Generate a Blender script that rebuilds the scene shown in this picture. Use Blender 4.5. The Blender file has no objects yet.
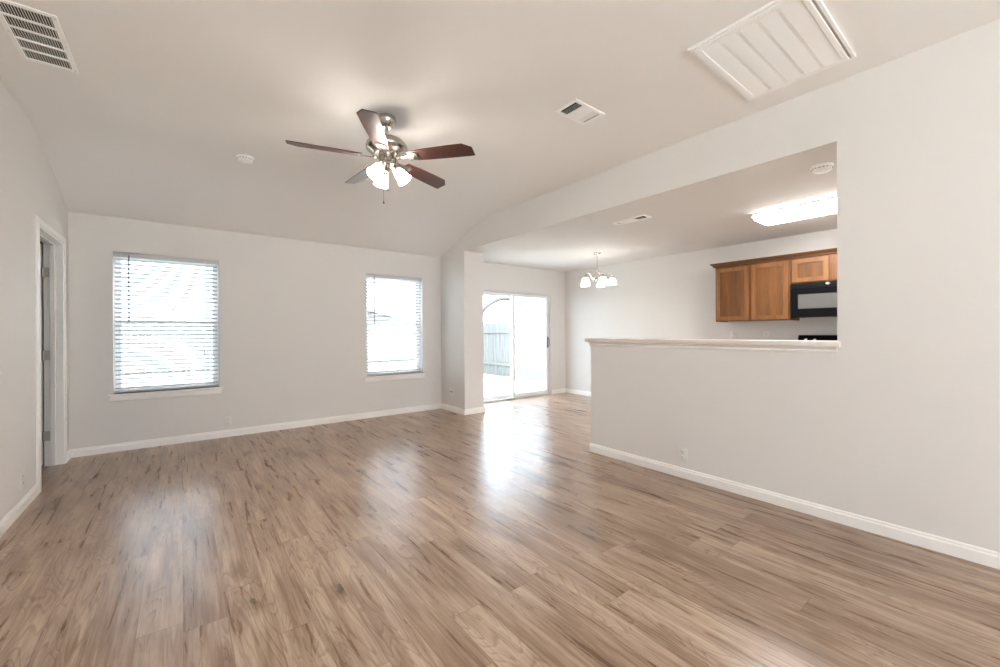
import bpy, bmesh, math, random
from mathutils import Vector, Matrix
random.seed(7)
PI = math.pi
S = bpy.context.scene
COL = S.collection

# ------------------------------------------------------------------ camera
YAW, PITCH, ROLL, FPX, EYE = .6607, -.0017, -.0041, 409.7, 1.2256
fw = Vector((math.sin(YAW)*math.cos(PITCH), math.cos(YAW)*math.cos(PITCH), math.sin(PITCH)))
rt = Vector((math.cos(YAW), -math.sin(YAW), 0)); up = rt.cross(fw)
rt2 = rt*math.cos(ROLL) + up*math.sin(ROLL); up2 = up*math.cos(ROLL) - rt*math.sin(ROLL)
cd = bpy.data.cameras.new('camera'); cam = bpy.data.objects.new('camera', cd); COL.objects.link(cam)
cd.sensor_width = 36; cd.lens = FPX*36/1000; cd.clip_start = .02; cd.clip_end = 300; cd.shift_y = -.0005
M = Matrix.Identity(4)
for i in range(3):
    M[i][0], M[i][1], M[i][2] = rt2[i], up2[i], -fw[i]
M[2][3] = EYE
cam.matrix_world = M
S.camera = cam

# ------------------------------------------------------------------ sky, light, exposure
SKY = 1.55
W = bpy.data.worlds.new('overcast_sky'); S.world = W; W.use_nodes = True
bg = W.node_tree.nodes['Background']; bg.inputs[0].default_value = (.80, .89, 1.04, 1); bg.inputs[1].default_value = SKY
sl_ = bpy.data.lights.new('sun', 'SUN'); sl_.energy = 7.0; sl_.angle = .02; sl_.color = (.95, .975, 1)
sun = bpy.data.objects.new('sun', sl_); COL.objects.link(sun)
sun.rotation_euler = Vector((-.05, .60, -.80)).to_track_quat('-Z', 'Y').to_euler()      # high behind the viewer, on the front of the house
S.view_settings.view_transform = 'Standard'; S.view_settings.look = 'None'
S.view_settings.gamma = 1; S.view_settings.use_curve_mapping = False
S.view_settings.exposure = 2.9
S.cycles.max_bounces = 16; S.cycles.diffuse_bounces = 10; S.cycles.glossy_bounces = 5
S.cycles.transparent_max_bounces = 16; S.cycles.transmission_bounces = 6
S.cycles.use_denoising = True; S.cycles.caustics_reflective = False; S.cycles.caustics_refractive = False
S.cycles.sample_clamp_indirect = 8
FAN_E, BULB_E, TUBE_E, CHAND_E = 5.5, 85.0, 5.0, 1.4        # lamp glass emission

# room numbers (metres)
XL, XR, XK, YB, YS, YC, YP, YO = -.8827, 3.3162, 6.1464, 5.823, 5.7505, 5.1271, 2.7485, .7459
ZK, ZF, YREAR = 2.44, 2.8184, -3.6
WT = .12; COLT = .346
W1 = (-.562, .347); W2 = (2.10, 2.99); WZ = (.60, 2.085)
SL = (3.90, 5.735); SLZ = 1.965
DY = (4.715, 5.60); DZ = 2.085
ADDED_WIN = [(-.80, 1.85), (4.3, 5.4)]; ADDED_WZ = (.60, 2.36)     # unseen windows behind the camera, added to let in more daylight

def portal(name, loc, size, rot):
    l = bpy.data.lights.new(name, 'AREA'); l.shape = 'RECTANGLE'; l.size, l.size_y = size
    l.cycles.is_portal = True
    o = bpy.data.objects.new(name, l); o.location = loc; o.rotation_euler = rot; COL.objects.link(o)
for k, (a, b) in enumerate((W1, W2)):
    portal('daylight_window', ((a+b)/2, YB+.16, (WZ[0]+WZ[1])/2), (b-a, WZ[1]-WZ[0]), (-PI/2, 0, 0))
portal('daylight_slider', ((SL[0]+SL[1])/2, YS+.2, SLZ/2), (SL[1]-SL[0], SLZ), (-PI/2, 0, 0))
for a, b in ADDED_WIN:
    portal('daylight_added_front', ((a+b)/2, YREAR-.16, (ADDED_WZ[0]+ADDED_WZ[1])/2), (b-a, ADDED_WZ[1]-ADDED_WZ[0]), (PI/2, 0, 0))

# ------------------------------------------------------------------ materials
def mat(name, base=(.8,.8,.8), rough=.5, metal=0, spec=.5, emit=None, es=0, bump=None, var=None, coat=0, trans=0):
    m = bpy.data.materials.new(name); m.use_nodes = True
    nt = m.node_tree; n = nt.nodes; L = nt.links.new; b = n['Principled BSDF']
    b.inputs['Base Color'].default_value = (*base, 1); b.inputs['Roughness'].default_value = rough
    b.inputs['Metallic'].default_value = metal; b.inputs['Specular IOR Level'].default_value = spec
    b.inputs['Coat Weight'].default_value = coat; b.inputs['Transmission Weight'].default_value = trans
    if emit: b.inputs['Emission Color'].default_value = (*emit, 1); b.inputs['Emission Strength'].default_value = es
    tc = n.new('ShaderNodeTexCoord')
    sc, st, di = bump or (60, .02, .001)
    nz = n.new('ShaderNodeTexNoise'); nz.inputs['Scale'].default_value = sc; nz.inputs['Detail'].default_value = 3
    L(tc.outputs['Object'], nz.inputs['Vector'])
    bp = n.new('ShaderNodeBump'); bp.inputs['Strength'].default_value = st; bp.inputs['Distance'].default_value = di
    L(nz.outputs['Fac'], bp.inputs['Height']); L(bp.outputs['Normal'], b.inputs['Normal'])
    if var:
        s2, amt = var
        n2 = n.new('ShaderNodeTexNoise'); n2.inputs['Scale'].default_value = s2; L(tc.outputs['Object'], n2.inputs['Vector'])
        r = n.new('ShaderNodeValToRGB'); L(n2.outputs['Fac'], r.inputs['Fac'])
        r.color_ramp.elements[0].position = .3; r.color_ramp.elements[1].position = .7
        r.color_ramp.elements[0].color = (*[c*(1-amt) for c in base], 1); r.color_ramp.elements[1].color = (*[min(1, c*(1+amt)) for c in base], 1)
        L(r.outputs['Color'], b.inputs['Base Color'])
    return m

def glass_mat(name, tint=(.93,.96,.95), refl=1.0):
    m = bpy.data.materials.new(name); m.use_nodes = True; nt = m.node_tree; n = nt.nodes; L = nt.links.new
    n.remove(n['Principled BSDF']); out = n['Material Output']
    t = n.new('ShaderNodeBsdfTransparent'); t.inputs[0].default_value = (*tint, 1)
    g = n.new('ShaderNodeBsdfGlossy'); g.inputs['Roughness'].default_value = .02
    f = n.new('ShaderNodeFresnel'); f.inputs[0].default_value = 1.45
    ge = n.new('ShaderNodeNewGeometry'); fr = n.new('ShaderNodeMath'); fr.operation = 'MULTIPLY_ADD'    # reflect on entering faces only
    L(ge.outputs['Backfacing'], fr.inputs[0]); fr.inputs[1].default_value = -1; fr.inputs[2].default_value = 1
    fm = n.new('ShaderNodeMath'); fm.operation = 'MULTIPLY'; L(fr.outputs[0], fm.inputs[0]); L(f.outputs[0], fm.inputs[1])
    mx = n.new('ShaderNodeMixShader'); L(fm.outputs[0], mx.inputs[0]); L(t.outputs[0], mx.inputs[1]); L(g.outputs[0], mx.inputs[2])
    L(mx.outputs[0], out.inputs[0]); return m

def screen_mat(name, col, fac):
    m = bpy.data.materials.new(name); m.use_nodes = True; nt = m.node_tree; n = nt.nodes; L = nt.links.new
    n.remove(n['Principled BSDF']); out = n['Material Output']
    t = n.new('ShaderNodeBsdfTransparent')
    d = n.new('ShaderNodeBsdfDiffuse'); d.inputs[0].default_value = (*col, 1)
    tl = n.new('ShaderNodeBsdfTranslucent'); tl.inputs[0].default_value = (*col, 1)
    a = n.new('ShaderNodeMixShader'); a.inputs[0].default_value = .6; L(d.outputs[0], a.inputs[1]); L(tl.outputs[0], a.inputs[2])
    mx = n.new('ShaderNodeMixShader'); mx.inputs[0].default_value = fac; L(t.outputs[0], mx.inputs[1]); L(a.outputs[0], mx.inputs[2])
    L(mx.outputs[0], out.inputs[0]); return m

def wood_mat(name, dark, light, axis='Z', scale=6, rough=.4, coat=0, stretch=.06, amp=1):
    m = bpy.data.materials.new(name); m.use_nodes = True; nt = m.node_tree; n = nt.nodes; L = nt.links.new; b = n['Principled BSDF']
    tc = n.new('ShaderNodeTexCoord'); mp = n.new('ShaderNodeMapping')
    s = [1, 1, 1]; s['XYZ'.index(axis)] = stretch; mp.inputs['Scale'].default_value = s
    L(tc.outputs['Object'], mp.inputs['Vector'])
    a = n.new('ShaderNodeTexNoise'); a.inputs['Scale'].default_value = scale*3; a.inputs['Detail'].default_value = 8; a.inputs['Distortion'].default_value = .6
    L(mp.outputs[0], a.inputs['Vector'])
    f = n.new('ShaderNodeTexNoise'); f.inputs['Scale'].default_value = scale*22; f.inputs['Detail'].default_value = 2; L(mp.outputs[0], f.inputs['Vector'])
    mx = n.new('ShaderNodeMath'); mx.operation = 'MULTIPLY_ADD'; mx.inputs[1].default_value = .35; L(f.outputs['Fac'], mx.inputs[0])
    m2 = n.new('ShaderNodeMath'); m2.operation = 'MULTIPLY'; m2.inputs[1].default_value = .75; L(a.outputs['Fac'], m2.inputs[0]); L(m2.outputs[0], mx.inputs[2])
    r = n.new('ShaderNodeValToRGB'); L(mx.outputs[0], r.inputs['Fac'])
    r.color_ramp.elements[0].position = .38; r.color_ramp.elements[1].position = .7
    r.color_ramp.elements[0].color = (*dark, 1); r.color_ramp.elements[1].color = (*light, 1)
    L(r.outputs[0], b.inputs['Base Color']); b.inputs['Roughness'].default_value = rough; b.inputs['Coat Weight'].default_value = coat
    b.inputs['Coat Roughness'].default_value = .15
    return m

def floor_mat():
    m = bpy.data.materials.new('vinyl_plank'); m.use_nodes = True; nt = m.node_tree; n = nt.nodes; L = nt.links.new; b = n['Principled BSDF']
    def math_(op, a=None, v1=None, v2=None, c=None):
        k = n.new('ShaderNodeMath'); k.operation = op
        for i, v in enumerate((a, v1, v2)):
            if v is None: continue
            if hasattr(v, 'is_output'): L(v, k.inputs[i])
            else: k.inputs[i].default_value = v
        return k.outputs[0]
    tc = n.new('ShaderNodeTexCoord'); sep = n.new('ShaderNodeSeparateXYZ'); L(tc.outputs['Object'], sep.inputs[0])
    x, y = sep.outputs['X'], sep.outputs['Y']
    PW, PL = .152, 1.22
    xr = math_('DIVIDE', x, PW); row = math_('FLOOR', xr); fx = math_('FRACT', xr)
    wn = n.new('ShaderNodeTexWhiteNoise'); wn.noise_dimensions = '1D'; L(row, wn.inputs['W'])
    yo = math_('ADD', math_('DIVIDE', y, PL), math_('MULTIPLY', wn.outputs['Value'], 7.31)); idx = math_('FLOOR', yo); fy = math_('FRACT', yo)
    cv = n.new('ShaderNodeCombineXYZ'); L(row, cv.inputs[0]); L(idx, cv.inputs[1])
    w2 = n.new('ShaderNodeTexWhiteNoise'); w2.noise_dimensions = '2D'; L(cv.outputs[0], w2.inputs['Vector'])
    tone = w2.outputs['Value']
    # grain space, shifted per plank
    off = n.new('ShaderNodeVectorMath'); off.operation = 'MULTIPLY'; L(w2.outputs['Color'], off.inputs[0]); off.inputs[1].default_value = (13, 17, 9)
    ad = n.new('ShaderNodeVectorMath'); ad.operation = 'ADD'; L(tc.outputs['Object'], ad.inputs[0]); L(off.outputs[0], ad.inputs[1])
    def noise(scale_vec, scale, detail, dist=0, rough=.5):
        mp = n.new('ShaderNodeMapping'); mp.inputs['Scale'].default_value = scale_vec; L(ad.outputs[0], mp.inputs['Vector'])
        t = n.new('ShaderNodeTexNoise'); t.inputs['Scale'].default_value = scale; t.inputs['Detail'].default_value = detail
        t.inputs['Distortion'].default_value = dist; t.inputs['Roughness'].default_value = rough; L(mp.outputs[0], t.inputs['Vector']); return t.outputs['Fac'], mp
    big, _ = noise((1, .20, 1), 8, 4, .5)
    mid, _ = noise((1, .07, 1), 24, 5, .5, .6)
    fine, _ = noise((1, .04, 1), 70, 4, .2, .65)
    # cathedral figure: thin contour lines of a stretched smooth field
    field, _ = noise((1, .15, 1), 6.0, 2.5, .5)
    ph = math_('MULTIPLY', field, 150)
    rings = math_('POWER', math_('MULTIPLY_ADD', math_('SINE', ph), .5, .5), 5)
    light = math_('POWER', math_('MULTIPLY_ADD', math_('SINE', math_('ADD', ph, 1.1)), .5, .5), 7)
    # knots with dark streaked shoulders
    mpk = n.new('ShaderNodeMapping'); mpk.inputs['Scale'].default_value = (1, .42, 1); L(ad.outputs[0], mpk.inputs['Vector'])
    wob = n.new('ShaderNodeTexNoise'); wob.inputs['Scale'].default_value = 22; L(ad.outputs[0], wob.inputs['Vector'])
    wv = n.new('ShaderNodeVectorMath'); wv.operation = 'MULTIPLY_ADD'; L(wob.outputs['Color'], wv.inputs[0]); wv.inputs[1].default_value = (.05, .05, 0); L(mpk.outputs[0], wv.inputs[2])
    vo = n.new('ShaderNodeTexVoronoi'); vo.inputs['Scale'].default_value = 3.6; L(wv.outputs[0], vo.inputs['Vector'])
    def rng(a, b):
        kn = n.new('ShaderNodeMapRange'); kn.inputs['From Min'].default_value = a; kn.inputs['From Max'].default_value = b
        kn.inputs['To Min'].default_value = 1; kn.inputs['To Max'].default_value = 0; L(vo.outputs['Distance'], kn.inputs['Value']); return kn.outputs[0]
    keep = math_('GREATER_THAN', big, .45)
    knot = math_('MULTIPLY', math_('ADD', math_('MULTIPLY', rng(.02, .07), .8), math_('MULTIPLY', rng(.04, .22), .45)), keep)
    blot, _ = noise((1, .30, 1), 3.2, 5, .8, .6)
    figure = math_('MULTIPLY', math_('SUBTRACT', math_('MULTIPLY', light, .5), rings), math_('MULTIPLY', mid, math_('GREATER_THAN', math_('ADD', blot, math_('MULTIPLY', tone, .2)), .56)))
    v = math_('MULTIPLY_ADD', tone, .10, -.15)
    v = math_('ADD', v, math_('MULTIPLY', big, .45))
    v = math_('ADD', v, math_('MULTIPLY', blot, .35))
    v = math_('ADD', v, math_('MULTIPLY_ADD', mid, .58, .03))
    v = math_('ADD', v, math_('MULTIPLY_ADD', fine, .50, -.08))
    v = math_('ADD', v, math_('MULTIPLY_ADD', figure, .20, -.02))
    st, _ = noise((1, .03, 1), 26, 3, .3, .5)
    stk = n.new('ShaderNodeMapRange'); stk.inputs['From Min'].default_value = .60; stk.inputs['From Max'].default_value = .72; L(st, stk.inputs['Value'])
    v = math_('SUBTRACT', v, math_('MULTIPLY', math_('MULTIPLY', stk.outputs[0], blot), .13))
    v = math_('SUBTRACT', v, math_('MULTIPLY', knot, .42))
    r = n.new('ShaderNodeValToRGB'); L(v, r.inputs['Fac'])
    e = r.color_ramp.elements; e[0].position = .36; e[0].color = (.060, .033, .018, 1); e[1].position = .96; e[1].color = (.53, .395, .295, 1)
    k = e.new(.66); k.color = (.235, .145, .090, 1)
    # seams
    gx = math_('MINIMUM', fx, math_('SUBTRACT', 1, fx)); gy = math_('MINIMUM', fy, math_('SUBTRACT', 1, fy))
    sx = math_('LESS_THAN', gx, .009); sy = math_('LESS_THAN', gy, .0012); seam = math_('MAXIMUM', sx, sy)
    mx = n.new('ShaderNodeMix'); mx.data_type = 'RGBA'; mx.blend_type = 'MULTIPLY'
    L(math_('MULTIPLY', seam, .55), mx.inputs['Factor']); L(r.outputs[0], mx.inputs['A']); mx.inputs['B'].default_value = (.25, .2, .17, 1)
    L(mx.outputs['Result'], b.inputs['Base Color'])
    rg = math_('MULTIPLY_ADD', mid, .14, .22); L(rg, b.inputs['Roughness'])
    b.inputs['Specular IOR Level'].default_value = .68
    bp = n.new('ShaderNodeBump'); bp.inputs['Strength'].default_value = .12; bp.inputs['Distance'].default_value = .002
    L(math_('SUBTRACT', fine, seam), bp.inputs['Height']); L(bp.outputs[0], b.inputs['Normal'])
    return m

MT = dict(
    wall=mat('wall_paint', (.742, .722, .702), .75, bump=(140, .10, .002), spec=.25),
    ceil=mat('ceiling_paint', (.85, .832, .815), .85, bump=(110, .16, .003), spec=.2),
    trim=mat('white_trim_paint', (.90, .885, .86), .38),
    vinyl=mat('white_vinyl', (.90, .90, .90), .35),
    plastic=mat('white_plastic', (.79, .77, .735), .4),
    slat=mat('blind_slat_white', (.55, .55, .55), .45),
    grille=mat('white_enamel', (.92, .915, .905), .45),
    cord=mat('cord_grey', (.16, .16, .165), .6),
    alu=mat('aluminium', (.62, .62, .61), .4),
    darkalu=mat('dark_handle_metal', (.16, .16, .155), .4, metal=.5),
    nickel=mat('brushed_nickel', (.50, .47, .43), .2, metal=1, bump=(300, .05, .0005)),
    black=mat('black_appliance', (.006, .006, .007), .4, spec=.06),
    blackmatte=mat('black_matte', (.008, .008, .008), .6, spec=.15),
    mwglass=mat('microwave_window', (.11, .107, .105), .3, var=(900, .1)),
    steel=mat('steel', (.7, .7, .7), .25, metal=1),
    dark=mat('hole_shade_dark', (.02, .02, .02), .9),  # shade inside vents and socket holes, put into the colour
    filt=mat('filter_fabric', (.62, .61, .60), .9, bump=(400, .3, .002)),
    brass=mat('hinge_metal', (.62, .58, .50), .35, metal=.8),
    ledge=mat('ledge_paint', (.72, .655, .61), .35, var=(3, .03)),
    glass=glass_mat('window_glass'),
    screen=screen_mat('insect_screen', (.45, .46, .47), .25),
    oak=wood_mat('honey_oak', (.16, .064, .021), (.29, .128, .045), 'Z', 5, .38),
    oakpanel=wood_mat('honey_oak_veneer', (.105, .040, .012), (.215, .088, .028), 'Z', 4, .38),
    oakdark=wood_mat('oak_crown', (.07, .028, .010), (.16, .066, .023), 'Y', 5, .4),
    blade=wood_mat('mahogany_blade', (.035, .009, .005), (.105, .026, .013), 'X', 5, .4, coat=.2),
    floor=floor_mat(),
    shade=mat('frosted_shade_lit', (.9, .88, .84), .4, emit=(1, .92, .82), es=FAN_E),
    bulb=mat('bulb_lit', (.9, .88, .84), .4, emit=(1, .92, .82), es=BULB_E),
    shade2=mat('chandelier_shade_lit', (.9, .9, .88), .4, emit=(1, .95, .87), es=CHAND_E),
    tube=mat('fluorescent_diffuser_lit', (.9, .9, .9), .4, emit=(1, .98, .94), es=TUBE_E),
    concrete=mat('patio_concrete', (.55, .54, .52), .85, bump=(40, .2, .004), var=(3, .06)),
    front_bounce=mat('front_bounce_pale', (.72, .71, .69), .85, var=(2, .05)),  # pale surface for bouncing light indoors
    lawn=mat('lawn_grass', (.15, .165, .135), .95, bump=(60, .6, .03), var=(9, .35)),
    fence=wood_mat('weathered_fence', (.12, .117, .11), (.20, .196, .188), 'Z', 7, .9),
    siding=mat('house_siding', (.25, .245, .24), .8, var=(4, .05)),
    roof=mat('roof_shingle', (.13, .125, .125), .9, bump=(30, .5, .02), var=(20, .25)),
    bark=mat('bark', (.022, .020, .019), .9, bump=(60, .5, .01), var=(20, .2)),
    leaf=mat('leaf', (.035, .042, .030), .7, var=(12, .3)),
    hall_shade=mat('hall_shade_dark', (.10, .085, .07), .8),  # unlit hall painted dark, shade rather than paint
)

# ------------------------------------------------------------------ mesh helpers
def BM(): return bmesh.new()
def box(bm, x0, x1, y0, y1, z0, z1, bev=0, seg=2, M=None):
    g = bmesh.ops.create_cube(bm, size=1); vs = g['verts']
    for v in vs:
        v.co = Vector(((x0+x1)/2 + v.co.x*(x1-x0), (y0+y1)/2 + v.co.y*(y1-y0), (z0+z1)/2 + v.co.z*(z1-z0)))
    if bev:
        es = list({e for v in vs for e in v.link_edges})
        r = bmesh.ops.bevel(bm, geom=es, offset=bev, segments=seg, affect='EDGES', profile=.5)
        vs = list({v for f in r['faces'] for v in f.verts} | {v for v in vs if v.is_valid})
    if M is not None:
        for v in vs: v.co = M @ v.co
    return vs
def prism(bm, poly, fn0, fn1):
    """poly of 2-D points; fn0/fn1 map a point to the two end positions"""
    a = [bm.verts.new(fn0(p)) for p in poly]; b = [bm.verts.new(fn1(p)) for p in poly]; k = len(poly)
    bm.faces.new(a); bm.faces.new(b[::-1])
    for i in range(k): bm.faces.new((a[i], b[i], b[(i+1) % k], a[(i+1) % k]))
def lathe(bm, prof, M=Matrix.Identity(4), n=32):
    rings = []
    for r, z in prof:
        rings.append([bm.verts.new(M @ Vector((r*math.cos(2*PI*i/n), r*math.sin(2*PI*i/n), z))) for i in range(n)] if r > 1e-6 else [bm.verts.new(M @ Vector((0, 0, z)))])
    for A, B in zip(rings, rings[1:]):
        if len(A) == 1 and len(B) == 1: continue
        for i in range(n):
            j = (i+1) % n
            if len(A) == 1: bm.faces.new((A[0], B[i], B[j]))
            elif len(B) == 1: bm.faces.new((A[i], A[j], B[0]))
            else: bm.faces.new((A[i], A[j], B[j], B[i]))
def tube(bm, pts, r, n=10, cap=True):
    pts = [Vector(p) for p in pts]; rr = r if hasattr(r, '__len__') else [r]*len(pts); rings = []; ref = None
    for i, p in enumerate(pts):
        t = (pts[min(i+1, len(pts)-1)] - pts[max(i-1, 0)]).normalized()
        if ref is None: ref = t.orthogonal().normalized()
        ref = (ref - t*ref.dot(t)).normalized(); q = t.cross(ref)
        rings.append([bm.verts.new(p + (ref*math.cos(2*PI*k/n) + q*math.sin(2*PI*k/n))*rr[i]) for k in range(n)])
    for A, B in zip(rings, rings[1:]):
        for k in range(n): bm.faces.new((A[k], A[(k+1) % n], B[(k+1) % n], B[k]))
    if cap: bm.faces.new(rings[0][::-1]); bm.faces.new(rings[-1])
def spline(P, n=8):
    P = [Vector(p) for p in P]; out = []
    for i in range(len(P)-1):
        a, b, c, d = P[max(i-1, 0)], P[i], P[i+1], P[min(i+2, len(P)-1)]
        for k in range(n):
            t = k/n; out.append(.5*((2*b) + (c-a)*t + (2*a-5*b+4*c-d)*t*t + (3*b-a-3*c+d)*t**3))
    return out + [P[-1]]
def obj(name, bm, m, parent=None, smooth=False, loc=None):
    bmesh.ops.recalc_face_normals(bm, faces=bm.faces)
    me = bpy.data.meshes.new(name); bm.to_mesh(me); bm.free()
    if smooth:
        for p in me.polygons: p.use_smooth = True
        try: me.set_sharp_from_angle(angle=math.radians(38))
        except Exception: pass
    ms = m if isinstance(m, (list, tuple)) else [m]
    for k in ms: me.materials.append(MT[k])
    o = bpy.data.objects.new(name, me); COL.objects.link(o)
    if parent: o.parent = parent
    if loc: o.location = loc
    return o
def tag(o, label, cat, group=None, kind=None):
    o['label'] = label; o['category'] = cat
    if group: o['group'] = group
    if kind: o['kind'] = kind
    return o
def thing(name, label, cat, loc, group=None, rz=0):
    o = bpy.data.objects.new(name, None); o.empty_display_size = .1; COL.objects.link(o); o.location = loc; o.rotation_euler = (0, 0, rz)
    return tag(o, label, cat, group)
def struct(o, label=None, cat=None):
    o['kind'] = 'structure'
    if label: o['label'] = label
    if cat: o['category'] = cat
    return o
def dup(root, loc, label=None):
    r = root.copy(); COL.objects.link(r); r.location = loc
    if label: r['label'] = label
    for ch in list(root.children):
        c = ch.copy(); COL.objects.link(c); c.parent = r
        for g in list(ch.children):
            d = g.copy(); COL.objects.link(d); d.parent = c
    return r
def wall_y(bm, y0, y1, x0, x1, z0, z1, holes):
    """wall in the XZ plane with rectangular holes [(a,b,c,d)]"""
    xs = sorted({x0, x1, *[h[0] for h in holes], *[h[1] for h in holes]}); zs = sorted({z0, z1, *[h[2] for h in holes], *[h[3] for h in holes]})
    grid(bm, xs, zs, holes, lambda a, b, t: Vector((a, (y0, y1)[t], b)))
def wall_x(bm, x0, x1, y0, y1, z0, z1, holes):
    ys = sorted({y0, y1, *[h[0] for h in holes], *[h[1] for h in holes]}); zs = sorted({z0, z1, *[h[2] for h in holes], *[h[3] for h in holes]})
    grid(bm, ys, zs, holes, lambda a, b, t: Vector(((x0, x1)[t], a, b)))
def grid(bm, us, vs, holes, f):
    solid = lambda i, j: 0 <= i < len(us)-1 and 0 <= j < len(vs)-1 and not any(h[0]-1e-6 <= us[i] and us[i+1] <= h[1]+1e-6 and h[2]-1e-6 <= vs[j] and vs[j+1] <= h[3]+1e-6 for h in holes)
    V = {}
    def v(i, j, t):
        if (i, j, t) not in V: V[i, j, t] = bm.verts.new(f(us[i], vs[j], t))
        return V[i, j, t]
    for i in range(len(us)-1):
        for j in range(len(vs)-1):
            if not solid(i, j): continue
            for t in (0, 1): bm.faces.new([v(i, j, t), v(i+1, j, t), v(i+1, j+1, t), v(i, j+1, t)])
            for (di, dj), (p, q) in {(-1, 0): ((i, j), (i, j+1)), (1, 0): ((i+1, j), (i+1, j+1)), (0, -1): ((i, j), (i+1, j)), (0, 1): ((i, j+1), (i+1, j+1))}.items():
                if not solid(i+di, j+dj): bm.faces.new([v(*p, 0), v(*q, 0), v(*q, 1), v(*p, 1)])

# ------------------------------------------------------------------ room shell
bm = BM(); box(bm, XL-.01, XK+.01, YREAR-.12, YB+.01, -.1, 0); struct(obj('floor', bm, 'floor'))
bm = BM(); wall_y(bm, YB, YB+.15, XL-WT, XR+COLT, 0, 3.0, [(*W1, *WZ), (*W2, *WZ)]); struct(obj('wall_back', bm, 'wall'))
bm = BM(); wall_y(bm, YS, YS+.15, XR+COLT, XK+.12, 0, 2.6, [(*SL, 0, SLZ)]); struct(obj('wall_dining', bm, 'wall'))
bm = BM(); wall_x(bm, XL-WT, XL, YREAR, YB, 0, 3.0, [(*DY, 0, DZ)]); struct(obj('wall_left', bm, 'wall'))
bm = BM(); wall_y(bm, YREAR-.15, YREAR, XL-WT, XK+.12, 0, 3.0, [(a, b, *ADDED_WZ) for a, b in ADDED_WIN]); struct(obj('wall_rear', bm, 'wall'))
bm = BM(); box(bm, XK, XK+.12, YREAR, YS, 0, 2.6); struct(obj('wall_kitchen', bm, 'wall'))
bm = BM(); box(bm, XR, XR+WT, YREAR, YO, 0, 3.0); struct(obj('wall_right', bm, 'wall'))
bm = BM(); box(bm, XR, XR+WT, YO, YP, 0, 1.118); struct(obj('wall_half', bm, 'wall'))
bm = BM(); box(bm, XR, XR+WT, YO, YC, ZK, 3.0); struct(obj('wall_header', bm, 'wall'))
bm = BM(); box(bm, XR, XR+COLT, YC, YB, 0, 3.0, 0); struct(obj('wall_stub', bm, 'wall'))
# ceiling profile with a soft break where the vault comes down to the window wall
prof = [(YREAR, ZF), (4.35, ZF)]
for k in range(1, 8):
    t = k/8; a, b, c = Vector((4.35, ZF)), Vector((4.74, ZF)), Vector((5.10, ZK+(YB-5.10)*.349))
    p = a*(1-t)**2 + b*2*t*(1-t) + c*t*t; prof.append((p.x, p.y))
prof += [(5.10, ZK+(YB-5.10)*.349), (YB, ZK), (YB, 3.0), (YREAR, 3.0)]
bm = BM(); prism(bm, prof, lambda p: Vector((XL, p[0], p[1])), lambda p: Vector((XR, p[0], p[1])))
struct(obj('ceiling', bm, 'ceil', smooth=True))
bm = BM(); box(bm, XR+WT, XK, YREAR, YC, ZK, ZK+.12); box(bm, XR+COLT, XK, YC, YS, ZK, ZK+.12)
bmesh.ops.remove_doubles(bm, verts=bm.verts, dist=1e-5); struct(obj('ceiling_kitchen', bm, 'wall'))

# baseboards
def baseboard(name, p0, p1, nrm, h=.083, ext=(0, 0)):
    p0, p1, nv = Vector((*p0, 0)), Vector((*p1, 0)), Vector((*nrm, 0)); d = (p1-p0).normalized(); p0 = p0-d*ext[0]; p1 = p1+d*ext[1]
    P = [(0, 0), (.014, 0), (.014, h*.72), (.011, h*.78), (.009, h*.80), (.009, h*.92), (.005, h), (0, h)]
    bm = BM(); prism(bm, P, lambda q: p0+nv*q[0]+Vector((0, 0, q[1])), lambda q: p1+nv*q[0]+Vector((0, 0, q[1])))
    return struct(obj(name, bm, 'trim'))
baseboard('baseboard_left', (XL, YREAR), (XL, DY[0]-.057), (1, 0))
baseboard('baseboard_left_corner', (XL, DY[1]+.057), (XL, YB), (1, 0))
baseboard('baseboard_back', (XL, YB), (XR, YB), (0, -1))
baseboard('baseboard_stub', (XR, YB), (XR, YC), (-1, 0), ext=(0, .014))
baseboard('baseboard_stub_end', (XR, YC), (XR+COLT, YC), (0, -1), ext=(.0, .014))
baseboard('baseboard_stub_side', (XR+COLT, YC), (XR+COLT, YS), (1, 0))
baseboard('baseboard_dining', (SL[1]+.02, YS), (XK, YS), (0, -1))
baseboard('baseboard_kitchen', (XK, YS), (XK, 1.78), (-1, 0))
baseboard('baseboard_right', (XR, YP), (XR, YREAR), (-1, 0), ext=(.014, 0))
baseboard('baseboard_right_end', (XR, YP), (XR+WT, YP), (0, 1))
baseboard('baseboard_right_kitchen', (XR+WT, YREAR), (XR+WT, YP), (1, 0), ext=(0, .014))

# half-wall ledge and the moulding below it
bm = BM(); wall_pts = [(XR-.042, YO-.020), (XR-.001, YO-.020), (XR-.001, YO+.002), (XR+.20, YO+.002), (XR+.20, YP+.05), (XR-.042, YP+.05)]
prism(bm, wall_pts, lambda q: Vector((q[0], q[1], 1.1195)), lambda q: Vector((q[0], q[1], 1.160)))
bmesh.ops.bevel(bm, geom=list(bm.edges), offset=.006, segments=2, affect='EDGES', profile=.5)
o = obj('bar_ledge', bm, 'ledge', smooth=True); tag(o, 'long pinkish beige ledge capping the half wall to the kitchen', 'ledge')
P = [(0, 0), (.006, 0), (.012, .010), (.012, .020), (.022, .034), (0, .034)]
bm = BM(); prism(bm, P, lambda q: Vector((XR-q[0], YO, 1.084+q[1])), lambda q: Vector((XR-q[0], YP+.012, 1.084+q[1])))
struct(obj('trim_1', bm, 'trim'))

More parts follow.
